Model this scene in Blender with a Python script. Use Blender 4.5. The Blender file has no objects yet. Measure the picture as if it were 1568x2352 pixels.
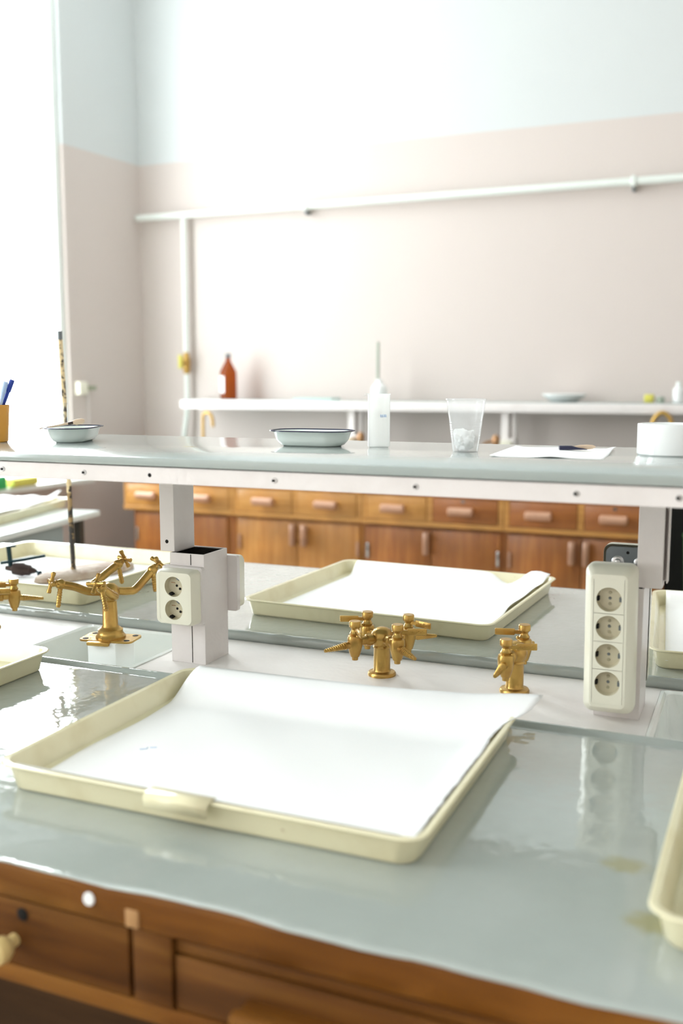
import bpy, bmesh, math, random
from mathutils import Vector, Matrix, noise as mnoise
PI = math.pi
C = bpy.context.scene.collection
R = math.radians

# ------------------------------------------------------------------ materials
def mat(name, col, rough=0.5, metal=0.0, col2=None, scale=8.0, lo=0.4, hi=0.7, bump=0.0, bscale=40.0,
        stretch=(1, 1, 1), spec=0.5, coat=0.0, detail=4.0, col3=None, scale3=60, lo3=0.62, hi3=0.66):
    m = bpy.data.materials.new(name); m.use_nodes = True
    nt = m.node_tree; b = nt.nodes['Principled BSDF']
    b.inputs['Base Color'].default_value = (*col, 1)
    b.inputs['Roughness'].default_value = rough
    b.inputs['Metallic'].default_value = metal
    b.inputs['Specular IOR Level'].default_value = spec
    b.inputs['Coat Weight'].default_value = coat
    b.inputs['Coat Roughness'].default_value = 0.05; b.inputs['Coat IOR'].default_value = 1.52
    if col2 or bump or col3:
        tc = nt.nodes.new('ShaderNodeTexCoord'); mp = nt.nodes.new('ShaderNodeMapping')
        mp.inputs['Scale'].default_value = stretch
        nt.links.new(tc.outputs['Object'], mp.inputs['Vector'])
    last = None
    if col2:
        n = nt.nodes.new('ShaderNodeTexNoise'); n.inputs['Scale'].default_value = scale; n.inputs['Detail'].default_value = detail
        nt.links.new(mp.outputs[0], n.inputs['Vector'])
        cr = nt.nodes.new('ShaderNodeValToRGB')
        cr.color_ramp.elements[0].position = lo; cr.color_ramp.elements[0].color = (*col, 1)
        cr.color_ramp.elements[1].position = hi; cr.color_ramp.elements[1].color = (*col2, 1)
        nt.links.new(n.outputs['Fac'], cr.inputs['Fac']); last = cr.outputs[0]
        nt.links.new(last, b.inputs['Base Color'])
    if col3:
        n3 = nt.nodes.new('ShaderNodeTexNoise'); n3.inputs['Scale'].default_value = scale3; n3.inputs['Detail'].default_value = 3
        nt.links.new(tc.outputs['Object'], n3.inputs['Vector'])
        mr = nt.nodes.new('ShaderNodeMapRange'); mr.inputs[1].default_value = lo3; mr.inputs[2].default_value = hi3
        nt.links.new(n3.outputs['Fac'], mr.inputs[0])
        mx = nt.nodes.new('ShaderNodeMix'); mx.data_type = 'RGBA'
        if last: nt.links.new(last, mx.inputs[6])
        else: mx.inputs[6].default_value = (*col, 1)
        mx.inputs[7].default_value = (*col3, 1)
        nt.links.new(mr.outputs[0], mx.inputs[0]); nt.links.new(mx.outputs[2], b.inputs['Base Color'])
    if bump:
        n2 = nt.nodes.new('ShaderNodeTexNoise'); n2.inputs['Scale'].default_value = bscale; n2.inputs['Detail'].default_value = 2
        nt.links.new(mp.outputs[0], n2.inputs['Vector'])
        bp = nt.nodes.new('ShaderNodeBump'); bp.inputs['Strength'].default_value = bump; bp.inputs['Distance'].default_value = 0.01
        nt.links.new(n2.outputs['Fac'], bp.inputs['Height']); nt.links.new(bp.outputs[0], b.inputs['Normal'])
        if coat >= 1: nt.links.new(bp.outputs[0], b.inputs['Coat Normal'])
    return m

def wood(name, c1, c2, c3, axis='x', rough=0.4, coat=0.3):
    m = bpy.data.materials.new(name); m.use_nodes = True
    nt = m.node_tree; b = nt.nodes['Principled BSDF']
    tc = nt.nodes.new('ShaderNodeTexCoord'); mp = nt.nodes.new('ShaderNodeMapping')
    mp.inputs['Scale'].default_value = {'x': (2, 22, 22), 'z': (22, 22, 2)}[axis]
    nt.links.new(tc.outputs['Object'], mp.inputs['Vector'])
    n = nt.nodes.new('ShaderNodeTexNoise'); n.inputs['Scale'].default_value = 1.4; n.inputs['Detail'].default_value = 6
    n.inputs['Distortion'].default_value = 0.6
    nt.links.new(mp.outputs[0], n.inputs['Vector'])
    cr = nt.nodes.new('ShaderNodeValToRGB'); e = cr.color_ramp.elements
    e[0].position = 0.3; e[0].color = (*c1, 1); e[1].position = 0.7; e[1].color = (*c3, 1)
    k = e.new(0.5); k.color = (*c2, 1)
    nt.links.new(n.outputs['Fac'], cr.inputs['Fac'])
    n2 = nt.nodes.new('ShaderNodeTexNoise'); n2.inputs['Scale'].default_value = 3.5; n2.inputs['Detail'].default_value = 3
    nt.links.new(tc.outputs['Object'], n2.inputs['Vector'])
    mr = nt.nodes.new('ShaderNodeMapRange'); mr.inputs[1].default_value = 0.35; mr.inputs[2].default_value = 0.7
    mr.inputs[3].default_value = 0.78; mr.inputs[4].default_value = 1.15
    nt.links.new(n2.outputs['Fac'], mr.inputs[0])
    mx = nt.nodes.new('ShaderNodeMix'); mx.data_type = 'RGBA'; mx.blend_type = 'MULTIPLY'; mx.inputs[0].default_value = 1
    nt.links.new(cr.outputs[0], mx.inputs[6]); nt.links.new(mr.outputs[0], mx.inputs[7])
    nt.links.new(mx.outputs[2], b.inputs['Base Color'])
    b.inputs['Roughness'].default_value = rough; b.inputs['Coat Weight'].default_value = coat; b.inputs['Coat Roughness'].default_value = 0.25
    if coat == 0: b.inputs['Specular IOR Level'].default_value = 0.15
    return m

def two_tone(name, low, high, z, rough=0.55):
    """wall paint: dado colour up to height z (world), another colour above"""
    m = bpy.data.materials.new(name); m.use_nodes = True
    nt = m.node_tree; b = nt.nodes['Principled BSDF']
    g = nt.nodes.new('ShaderNodeNewGeometry'); s = nt.nodes.new('ShaderNodeSeparateXYZ')
    nt.links.new(g.outputs['Position'], s.inputs[0])
    gt = nt.nodes.new('ShaderNodeMath'); gt.operation = 'GREATER_THAN'; gt.inputs[1].default_value = z
    nt.links.new(s.outputs['Z'], gt.inputs[0])
    mx = nt.nodes.new('ShaderNodeMix'); mx.data_type = 'RGBA'
    mx.inputs[6].default_value = (*low, 1); mx.inputs[7].default_value = (*high, 1)
    nt.links.new(gt.outputs[0], mx.inputs[0]); nt.links.new(mx.outputs[2], b.inputs['Base Color'])
    b.inputs['Roughness'].default_value = rough; b.inputs['Specular IOR Level'].default_value = 0.3
    return m

def clear(name, tint, edge, gloss=0.12, milk=0.0, milkcol=(0.9, 0.95, 0.95)):
    """thin-walled clear glass / plastic: see-through, darker at grazing angles, with a gloss"""
    m = bpy.data.materials.new(name); m.use_nodes = True
    nt = m.node_tree; nt.nodes.clear()
    out = nt.nodes.new('ShaderNodeOutputMaterial')
    lw = nt.nodes.new('ShaderNodeLayerWeight'); lw.inputs['Blend'].default_value = 0.2
    mc = nt.nodes.new('ShaderNodeMix'); mc.data_type = 'RGBA'
    mc.inputs[6].default_value = (*tint, 1); mc.inputs[7].default_value = (*edge, 1)
    nt.links.new(lw.outputs['Facing'], mc.inputs[0])
    tr = nt.nodes.new('ShaderNodeBsdfTransparent'); nt.links.new(mc.outputs[2], tr.inputs[0])
    gl = nt.nodes.new('ShaderNodeBsdfGlossy'); gl.inputs['Roughness'].default_value = 0.05
    fr = nt.nodes.new('ShaderNodeFresnel'); fr.inputs[0].default_value = 1.4
    ge = nt.nodes.new('ShaderNodeNewGeometry'); sb = nt.nodes.new('ShaderNodeMath'); sb.operation = 'SUBTRACT'; sb.inputs[0].default_value = 1.0
    nt.links.new(ge.outputs['Backfacing'], sb.inputs[1])
    ff = nt.nodes.new('ShaderNodeMath'); ff.operation = 'MULTIPLY'; nt.links.new(fr.outputs[0], ff.inputs[0]); nt.links.new(sb.outputs[0], ff.inputs[1])
    ms = nt.nodes.new('ShaderNodeMixShader'); nt.links.new(ff.outputs[0], ms.inputs[0])
    nt.links.new(tr.outputs[0], ms.inputs[1]); nt.links.new(gl.outputs[0], ms.inputs[2])
    last = ms
    if milk:
        tl = nt.nodes.new('ShaderNodeBsdfTranslucent'); tl.inputs[0].default_value = (*milkcol, 1)
        df = nt.nodes.new('ShaderNodeBsdfDiffuse'); df.inputs[0].default_value = (*milkcol, 1)
        a = nt.nodes.new('ShaderNodeMixShader'); a.inputs[0].default_value = 0.5
        nt.links.new(tl.outputs[0], a.inputs[1]); nt.links.new(df.outputs[0], a.inputs[2])
        b = nt.nodes.new('ShaderNodeMixShader'); b.inputs[0].default_value = milk
        nt.links.new(ms.outputs[0], b.inputs[1]); nt.links.new(a.outputs[0], b.inputs[2]); last = b
    nt.links.new(last.outputs[0], out.inputs[0])
    return m

PINK = (0.62, 0.552, 0.517); WHITE = (0.61, 0.635, 0.635)
M = dict(
    wall=two_tone('wall_paint', PINK, WHITE, 3.0),
    plain=mat('white_paint', (0.82, 0.84, 0.83), 0.6),
    trim=mat('trim_paint', (0.80, 0.84, 0.82), 0.4),
    pipe=mat('pipe_paint', (0.74, 0.78, 0.74), 0.4),
    olive=mat('dull_wall_paint', (0.62, 0.58, 0.55), 0.6),
    floor=wood('floor_boards', (0.38, 0.33, 0.28), (0.44, 0.39, 0.33), (0.5, 0.44, 0.38), 'x', 0.5, 0.1),
    grey=mat('grey_gloss_paint', (0.355, 0.39, 0.365), 0.03, col2=(0.39, 0.425, 0.40), scale=5, bump=0.06, bscale=34, coat=1.0, spec=0.15),
    greyshelf=mat('grey_shelf_paint', (0.34, 0.39, 0.375), 0.16, col2=(0.38, 0.42, 0.40), scale=5, bump=0.03, bscale=10, coat=0.4),
    lip=mat('grey_lip_paint', (0.33, 0.39, 0.37), 0.22, col2=(0.5, 0.55, 0.52), scale=30, bump=0.5, bscale=60, coat=0.3),
    strip=mat('pink_bench_paint', (0.80, 0.77, 0.75), 0.3, col2=(0.72, 0.68, 0.655), scale=6, lo=0.5, hi=0.8, bump=0.08, bscale=40,
              col3=(0.10, 0.07, 0.06), scale3=55, lo3=0.79, hi3=0.81),
    post=mat('pink_post_paint', (0.76, 0.715, 0.70), 0.35, col2=(0.69, 0.64, 0.62), scale=9, lo=0.5, hi=0.8, bump=0.15, bscale=45,
             col3=(0.22, 0.16, 0.13), scale3=70, lo3=0.80, hi3=0.83),
    enamel=mat('cream_enamel', (0.77, 0.72, 0.49), 0.28, col2=(0.67, 0.60, 0.37), scale=14, lo=0.5, hi=0.8, coat=0.3,
               col3=(0.30, 0.16, 0.05), scale3=26, lo3=0.74, hi3=0.80),
    paper=mat('white_paper', (0.93, 0.935, 0.94), 0.8, bump=0.15, bscale=14, spec=0.2),
    cream=mat('cream_plastic', (0.82, 0.80, 0.67), 0.3, spec=0.5),
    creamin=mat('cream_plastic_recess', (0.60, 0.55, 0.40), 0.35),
    creamdark=mat('cream_shutter', (0.40, 0.36, 0.24), 0.4),
    brass=mat('old_brass', (0.50, 0.315, 0.085), 0.30, 0.75, col2=(0.40, 0.22, 0.06), scale=30, lo=0.45, hi=0.75, bump=0.1, bscale=90),
    brassdark=mat('worn_brass_rim', (0.36, 0.20, 0.10), 0.4, 0.7),
    steel=mat('steel', (0.55, 0.56, 0.56), 0.25, 1.0),
    greymetal=mat('grey_metal_plate', (0.16, 0.18, 0.19), 0.4, 0.3),
    black=mat('black_hole', (0.008, 0.007, 0.006), 0.7, spec=0.2),
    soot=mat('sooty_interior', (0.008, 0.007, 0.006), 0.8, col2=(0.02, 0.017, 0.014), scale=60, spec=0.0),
    kneeshade=mat('knee_shade_black', (0.006, 0.006, 0.005), 0.7, spec=0.1),  # near-black that paints in the shade of the open knee space
    rust=mat('mottled_rod', (0.030, 0.026, 0.024), 0.5, col2=(0.36, 0.24, 0.11), scale=45, lo=0.50, hi=0.60, bump=0.2, bscale=60, detail=2),
    rodtan=mat('mottled_rod_tan', (0.78, 0.62, 0.36), 0.5, col2=(0.05, 0.035, 0.03), scale=55, lo=0.53, hi=0.62, bump=0.2, bscale=60, detail=2),
    stone=mat('rusty_base_plate', (0.43, 0.35, 0.28), 0.7, col2=(0.33, 0.23, 0.17), scale=30, bump=0.4, bscale=80),
    darkmetal=mat('dark_brown_metal', (0.05, 0.032, 0.028), 0.35, 0.5),
    tealmetal=mat('blue_black_metal', (0.012, 0.035, 0.045), 0.3, 0.6),
    porcelain=mat('white_porcelain', (0.84, 0.86, 0.86), 0.12, coat=0.4),
    sink=mat('grey_glazed_sink', (0.84, 0.87, 0.84), 0.12, col2=(0.78, 0.82, 0.78), scale=8, coat=0.4),
    block=mat('white_block', (0.84, 0.86, 0.85), 0.5),
    whitenam=mat('white_enamel', (0.74, 0.80, 0.77), 0.15, coat=0.4),
    navy=mat('navy_enamel', (0.012, 0.014, 0.05), 0.25),
    orange=mat('orange_plastic', (0.62, 0.29, 0.035), 0.3),
    blue=mat('blue_plastic', (0.012, 0.045, 0.33), 0.3),
    lightblue=mat('pale_blue_plastic', (0.45, 0.60, 0.85), 0.25),
    glass=clear('clear_glass', (0.985, 0.99, 0.99), (0.84, 0.87, 0.88)),
    pane=clear('window_pane', (0.98, 0.99, 0.99), (0.95, 0.97, 0.97)),
    plastic=clear('clear_plastic', (0.985, 0.985, 0.985), (0.93, 0.935, 0.935), milk=0.16, milkcol=(0.95, 0.95, 0.95)),
    milky=clear('milky_glass', (0.985, 0.985, 0.98), (0.86, 0.88, 0.88), milk=0.40, milkcol=(0.97, 0.97, 0.96)),
    brown=clear('brown_glass', (0.68, 0.30, 0.085), (0.46, 0.15, 0.03), milk=0.3, milkcol=(0.42, 0.13, 0.02)),
    tissue=mat('tissue', (0.86, 0.87, 0.87), 0.9),
    bristle=mat('pale_wood', (0.62, 0.47, 0.34), 0.6),
    ivory=mat('ivory_knob', (0.72, 0.55, 0.24), 0.3),
    green=mat('green_plastic', (0.02, 0.42, 0.12), 0.35),
    dullgreen=mat('dull_green_plastic', (0.05, 0.17, 0.05), 0.4),
    yellow=mat('yellow_sponge', (0.65, 0.60, 0.12), 0.8),
    teal=mat('pale_teal_card', (0.42, 0.58, 0.55), 0.6),
    olivegrey=mat('olive_grey_plastic', (0.35, 0.40, 0.33), 0.6),
    greyplug=mat('grey_green_plug', (0.32, 0.34, 0.24), 0.5),
    tablewhite=mat('white_laminate', (0.80, 0.86, 0.84), 0.25),
    tablegrey=mat('blue_grey_panel', (0.34, 0.40, 0.40), 0.5),
    legdark=mat('dark_leg', (0.05, 0.04, 0.03), 0.5),
    cartoon=mat('blue_print', (0.35, 0.45, 0.75), 0.5),
    yel_wood=wood('honey_wood', (0.45, 0.205, 0.045), (0.52, 0.25, 0.06), (0.60, 0.31, 0.085), 'x'),
    yel_door=wood('honey_door_wood', (0.42, 0.175, 0.035), (0.50, 0.22, 0.05), (0.56, 0.27, 0.07), 'z'),
    red_wood=wood('russet_wood', (0.27, 0.085, 0.016), (0.33, 0.11, 0.022), (0.40, 0.145, 0.03), 'x'),
    red_door=wood('russet_door_wood', (0.29, 0.095, 0.018), (0.36, 0.125, 0.025), (0.43, 0.165, 0.036), 'z'),
    handle=wood('handle_wood', (0.42, 0.22, 0.13), (0.48, 0.26, 0.16), (0.54, 0.31, 0.2), 'x'),
    drk_wood=wood('dark_gap_wood', (0.035, 0.017, 0.006), (0.05, 0.024, 0.008), (0.065, 0.032, 0.011), 'x', 0.7, 0.0),
    bench_wood=wood('bench_front_wood', (0.085, 0.030, 0.005), (0.135, 0.049, 0.008), (0.20, 0.082, 0.016), 'x', 0.55, 0.0),
    bench_edge=wood('bench_edge_wood', (0.125, 0.043, 0.006), (0.18, 0.065, 0.009), (0.25, 0.105, 0.018), 'x', 0.5, 0.0),
    chip=mat('chipped_wood', (0.42, 0.23, 0.09), 0.7),
)

def stains(m, spots, col):
    """yellow dried spill rings at given places on the bench"""
    nt = m.node_tree; b = nt.nodes['Principled BSDF']; tc = nt.nodes.new('ShaderNodeTexCoord')
    for x, y, rx, ry, k in spots:
        mp = nt.nodes.new('ShaderNodeMapping'); mp.inputs['Location'].default_value = (-x/rx, -y/ry, -WT/0.02); mp.inputs['Scale'].default_value = (1/rx, 1/ry, 1/0.02)
        nt.links.new(tc.outputs['Object'], mp.inputs['Vector'])
        n = nt.nodes.new('ShaderNodeTexNoise'); n.inputs['Scale'].default_value = 2.0; nt.links.new(mp.outputs[0], n.inputs['Vector'])
        ad = nt.nodes.new('ShaderNodeVectorMath'); ad.operation = 'LENGTH'; nt.links.new(mp.outputs[0], ad.inputs[0])
        mn = nt.nodes.new('ShaderNodeMath'); mn.operation = 'ADD'; nt.links.new(ad.outputs['Value'], mn.inputs[0]); nt.links.new(n.outputs['Fac'], mn.inputs[1])
        mr = nt.nodes.new('ShaderNodeMapRange'); mr.inputs[1].default_value = 1.0; mr.inputs[2].default_value = 1.6; mr.inputs[3].default_value = k; mr.inputs[4].default_value = 0
        nt.links.new(mn.outputs[0], mr.inputs[0])
        mx = nt.nodes.new('ShaderNodeMix'); mx.data_type = 'RGBA'
        src = b.inputs['Base Color'].links[0].from_socket
        nt.links.new(src, mx.inputs[6]); mx.inputs[7].default_value = (*col, 1); nt.links.new(mr.outputs[0], mx.inputs[0])
        nt.links.new(mx.outputs[2], b.inputs['Base Color'])
WT = 0.85
stains(M['grey'], [(-0.125, 1.140, 0.030, 0.022, 0.55), (-0.080, 1.022, 0.034, 0.024, 0.6)], (0.30, 0.27, 0.08))

# ------------------------------------------------------------------ mesh helpers
class MB:
    def __init__(s): s.bm = bmesh.new()
    def box(s, x0, x1, y0, y1, z0, z1, mt=None, bev=0.0, seg=2):
        b2 = bmesh.new(); bmesh.ops.create_cube(b2, size=1)
        for v in b2.verts:
            v.co = Vector(((x0+x1)/2 + v.co.x*(x1-x0), (y0+y1)/2 + v.co.y*(y1-y0), (z0+z1)/2 + v.co.z*(z1-z0)))
        if bev: bmesh.ops.bevel(b2, geom=b2.edges[:], offset=bev, segments=seg, affect='EDGES', profile=0.5)
        s.merge(b2, mt); return s
    def merge(s, b2, mt=None):
        if mt is not None: bmesh.ops.transform(b2, matrix=mt, verts=b2.verts[:])
        me = bpy.data.meshes.new('t'); b2.to_mesh(me); b2.free(); s.bm.from_mesh(me); bpy.data.meshes.remove(me)
    def rings(s, rings, cap0=True, cap1=True, closed=True):
        rs = [[s.bm.verts.new(p) for p in r] for r in rings]
        n = len(rs[0])
        for a, b in zip(rs, rs[1:]):
            for i in range(n if closed else n-1):
                j = (i+1) % n
                s.bm.faces.new((a[i], a[j], b[j], b[i]))
        if cap0: s.bm.faces.new(rs[0][::-1])
        if cap1: s.bm.faces.new(rs[-1])
        return s
    def lathe(s, prof, p0=(0, 0, 0), d=(0, 0, 1), n=24, cap0=True, cap1=True):
        """prof: (t, r) along direction d from p0"""
        d = Vector(d).normalized(); p0 = Vector(p0)
        u = d.orthogonal().normalized(); w = d.cross(u)
        rs = []
        for t, r in prof:
            r = max(r, 1e-5)
            rs.append([p0 + d*t + (u*math.cos(2*PI*i/n) + w*math.sin(2*PI*i/n))*r for i in range(n)])
        return s.rings(rs, cap0, cap1)
    def cyl(s, p0, p1, r0, r1=None, n=20):
        p0 = Vector(p0); p1 = Vector(p1); L = (p1-p0).length
        return s.lathe([(0, r0), (L, r0 if r1 is None else r1)], p0, p1-p0, n)
    def tube(s, pts, r, n=14):
        pts = [Vector(p) for p in pts]; rr = r if isinstance(r, (list, tuple)) else [r]*len(pts)
        rs = []; up = None
        for i, p in enumerate(pts):
            t = (pts[min(i+1, len(pts)-1)] - pts[max(i-1, 0)]).normalized()
            if up is None: up = t.orthogonal().normalized()
            up = (up - t*up.dot(t)).normalized(); w = t.cross(up)
            rs.append([p + (up*math.cos(2*PI*k/n) + w*math.sin(2*PI*k/n))*rr[i] for k in range(n)])
        return s.rings(rs)
    def ball(s, c, r, sc=(1, 1, 1), sub=2):
        b2 = bmesh.new(); bmesh.ops.create_icosphere(b2, subdivisions=sub, radius=r)
        s.merge(b2, Matrix.Translation(c) @ Matrix.Diagonal((*sc, 1))); return s
    def obj(s, name, m, parent=None, loc=(0, 0, 0), rz=0.0, smooth=True, ang=40, bev=0.0):
        bmesh.ops.recalc_face_normals(s.bm, faces=s.bm.faces[:])
        me = bpy.data.meshes.new(name); s.bm.to_mesh(me); s.bm.free()
        me.materials.append(m)
        if smooth:
            for p in me.polygons: p.use_smooth = True
            me.set_sharp_from_angle(angle=R(ang))
        o = bpy.data.objects.new(name, me); C.objects.link(o)
        if parent: o.parent = parent
        o.location = loc; o.rotation_euler = (0, 0, rz)
        if bev:
            mod = o.modifiers.new('bevel', 'BEVEL'); mod.width = bev; mod.segments = 2; mod.limit_method = 'ANGLE'
        return o

def smooth_path(pts, k=6):
    pts = [Vector(p) for p in pts]; out = []
    for i in range(len(pts)-1):
        p0 = pts[max(i-1, 0)]; p1 = pts[i]; p2 = pts[i+1]; p3 = pts[min(i+2, len(pts)-1)]
        for j in range(k):
            t = j/k
            out.append(0.5*((2*p1) + (p2-p0)*t + (2*p0-5*p1+4*p2-p3)*t*t + (3*p1-p0-3*p2+p3)*t**3))
    out.append(pts[-1]); return out

def rrect(cx, cy, w, h, r, z, k=5):
    """rounded rectangle ring in the xy plane"""
    pts = []; r = min(r, w/2-1e-4, h/2-1e-4)
    for qx, qy, a0 in ((1, 1, 0), (-1, 1, 90), (-1, -1, 180), (1, -1, 270)):
        for i in range(k+1):
            a = R(a0 + 90*i/k)
            pts.append(Vector((cx + qx*(w/2-r) + r*math.cos(a), cy + qy*(h/2-r) + r*math.sin(a), z)))
    return pts

def tag(o, label=None, cat=None, group=None, kind=None):
    if label: o['label'] = label
    if cat: o['category'] = cat
    if group: o['group'] = group
    if kind: o['kind'] = kind
    return o
def thing(name, label, cat, loc=(0, 0, 0), rz=0.0, group=None):
    o = bpy.data.objects.new(name, None); C.objects.link(o); o.empty_display_size = 0.05
    o.location = loc; o.rotation_euler = (0, 0, rz)
    return tag(o, label, cat, group)
def struct(o): o['kind'] = 'structure'; return o
def dup(o, loc=None, rz=None, label=None, parent=None, group=None):
    c = o.copy(); C.objects.link(c)
    if parent: c.parent = parent
    if loc is not None: c.location = loc
    if rz is not None: c.rotation_euler = (0, 0, rz)
    if label: c['label'] = label
    if group: c['group'] = group
    for ch in list(o.children): dup(ch, parent=c)
    return c

WT = 0.85      # worktop height
ST = 0.835     # centre strip height
SH = 1.285     # reagent shelf top
SK = 0.868     # size of the things on the reagent shelf

# ------------------------------------------------------------------ room
def slab(z0, z1): return MB().rings([[Vector((x, y, z)) for x, y in ((-4.48, 6.8), (-5.38, -3.5), (2.6, -3.5), (2.6, 6.8))] for z in (z0, z1)])
struct(slab(-0.1, 0).obj('floor', M['floor'], smooth=False))
struct(slab(4.8, 4.9).obj('ceiling', M['plain'], smooth=False))
struct(MB().box(-4.50, 2.6, 6.5, 6.8, 0, 4.8).obj('wall_back', M['wall'], smooth=False))
struct(MB().box(2.3, 2.6, -3.5, 6.5, 0, 4.8).obj('wall_right', M['wall'], smooth=False))
struct(MB().box(-5.30, 2.6, -3.5, -3.2, 0, 4.8).obj('wall_front', M['wall'], smooth=False))
LW = dict(loc=(-4.4, 6.5, 0), rz=R(-5.06))       # window wall frame: x into the room, -y towards the camera
WIN = [(-2.50, -0.80), (-8.7, -6.5)]  # second window is unseen, added behind the camera to light front faces
WZ0, WZ1 = 0.745, 4.55
w = MB(); prev = 0.05
for a, b in WIN:
    w.box(-0.12, 0, b, prev, 0, 4.8); w.box(-0.12, 0, a, b, 0, WZ0-0.035); w.box(-0.12, 0, a, b, WZ1, 4.8); prev = a
w.box(-0.12, 0, -9.9, prev, 0, 4.8)
struct(w.obj('wall_left', M['wall'], smooth=False, **LW))
for i, (a, b) in enumerate(WIN):
    f = MB()
    for y0, y1 in ((a, a+0.07), (b-0.055, b), ((a+b)/2-0.04-0.35, (a+b)/2+0.04-0.35)):
        f.box(-0.09, -0.03, y0, y1, WZ0, WZ1)
    f.box(-0.09, -0.03, a, b, WZ0, WZ0+0.03); f.box(-0.09, -0.03, a, b, WZ1-0.08, WZ1)
    fo = struct(f.obj('window_%d' % (i+1), M['trim'], smooth=False, bev=0.004, **LW))
    MB().box(-0.064, -0.058, a+0.02, b-0.02, WZ0+0.02, WZ1-0.02).obj('window_pane', M['pane'], fo, smooth=False)
    MB().box(-0.03, 0.20 if i == 0 else 0.12, a+0.001 if i else a+0.001, b-0.001, WZ0-0.035, WZ0-0.001, bev=0.006).obj('window_sill', M['trim'], fo)
    pl = bpy.data.lights.new('daylight_portal', 'AREA'); pl.shape = 'RECTANGLE'; pl.size = WZ1-WZ0; pl.size_y = b-a
    pl.cycles.is_portal = True
    po = bpy.data.objects.new('daylight_portal', pl); C.objects.link(po)
    mw = Matrix.Translation(LW['loc']) @ Matrix.Rotation(LW['rz'], 4, 'Z') @ Matrix.Translation((-0.14, (a+b)/2, (WZ0+WZ1)/2)) @ Matrix.Rotation(R(-90), 4, 'Y')
    po.matrix_world = mw

# ------------------------------------------------------------------ pipes on the back wall
hp = thing('supply_pipe', 'long white painted pipe running level along the back wall', 'pipe', (-4.39, 6.44, 2.61))
MB().cyl((0, 0, 0), (5.5, 0, 0), 0.024, n=18).obj('pipe_run', M['pipe'], hp)
for x in (1.39, 3.58):
    MB().box(x-0.014, x+0.014, -0.03, 0.06, -0.032, 0.030, bev=0.004).obj('pipe_clamp', M['pipe'], hp)
    MB().box(x-0.006, x+0.006, -0.01, 0.06, -0.055, -0.032).obj('clamp_hook', M['greymetal'], hp)
dp = thing('drop_pipe', 'upright white painted pipe with brass valve, left end of back wall', 'pipe', (-3.985, 6.44, 1.26))
MB().cyl((0, 0, 0.36), (0, 0, 1.326), 0.021, n=18).obj('pipe_run', M['pipe'], dp)
v = MB(); v.lathe([(0.20, 0.018), (0.22, 0.026), (0.25, 0.028), (0.30, 0.030), (0.33, 0.024), (0.36, 0.020)]); v.cyl((0, 0, 0.28), (0, -0.07, 0.28), 0.014)
vo = v.obj('valve', M['brass'], dp)
hb = MB(); hb.box(-0.012, 0.012, -0.10, -0.07, 0.24, 0.34, bev=0.006)
hb.obj('valve_handle', M['yellow'], vo)
MB().tube(smooth_path([(0, 0, 0.22), (0, 0, 0.0), (0.0, -0.01, -0.10), (-0.02, -0.02, -0.25), (-0.03, -0.02, -0.41)]), 0.019).obj('lower_pipe', M['pipe'], dp)

# ------------------------------------------------------------------ back bench: cabinets, worktop, wall shelf
YF = 5.5
UX = [(-3.905, -3.075), (-3.075, -2.20), (-2.20, -1.335), (-1.335, -0.462)]
def round_handle(name, x, y, z, horiz, L, r, parent):
    h = MB()
    if horiz:
        h.lathe([(0, r*0.8), (0.006, r), (L-0.006, r), (L, r*0.8)], (x-L/2, y, z), (1, 0, 0), 14)
        for dx in (-L*0.28, L*0.28): h.cyl((x+dx, y, z), (x+dx, y+0.05, z), r*0.45, n=10)
    else:
        h.lathe([(0, r*0.8), (0.006, r), (L-0.006, r), (L, r*0.8)], (x, y, z-L/2), (0, 0, 1), 14)
        for dz in (-L*0.28, L*0.28): h.cyl((x, y, z+dz), (x, y+0.045, z+dz), r*0.45, n=10)
    return h.obj(name, M['handle'], parent)
CL = ['back cabinet by the window corner, russet doors under honey drawers',
      'back cabinet with honey drawers and a pair of honey coloured doors',
      'back cabinet with russet doors, one long pull, yellow and russet drawer above',
      'back cabinet with russet drawers and two russet door pulls, by the right post']
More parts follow.
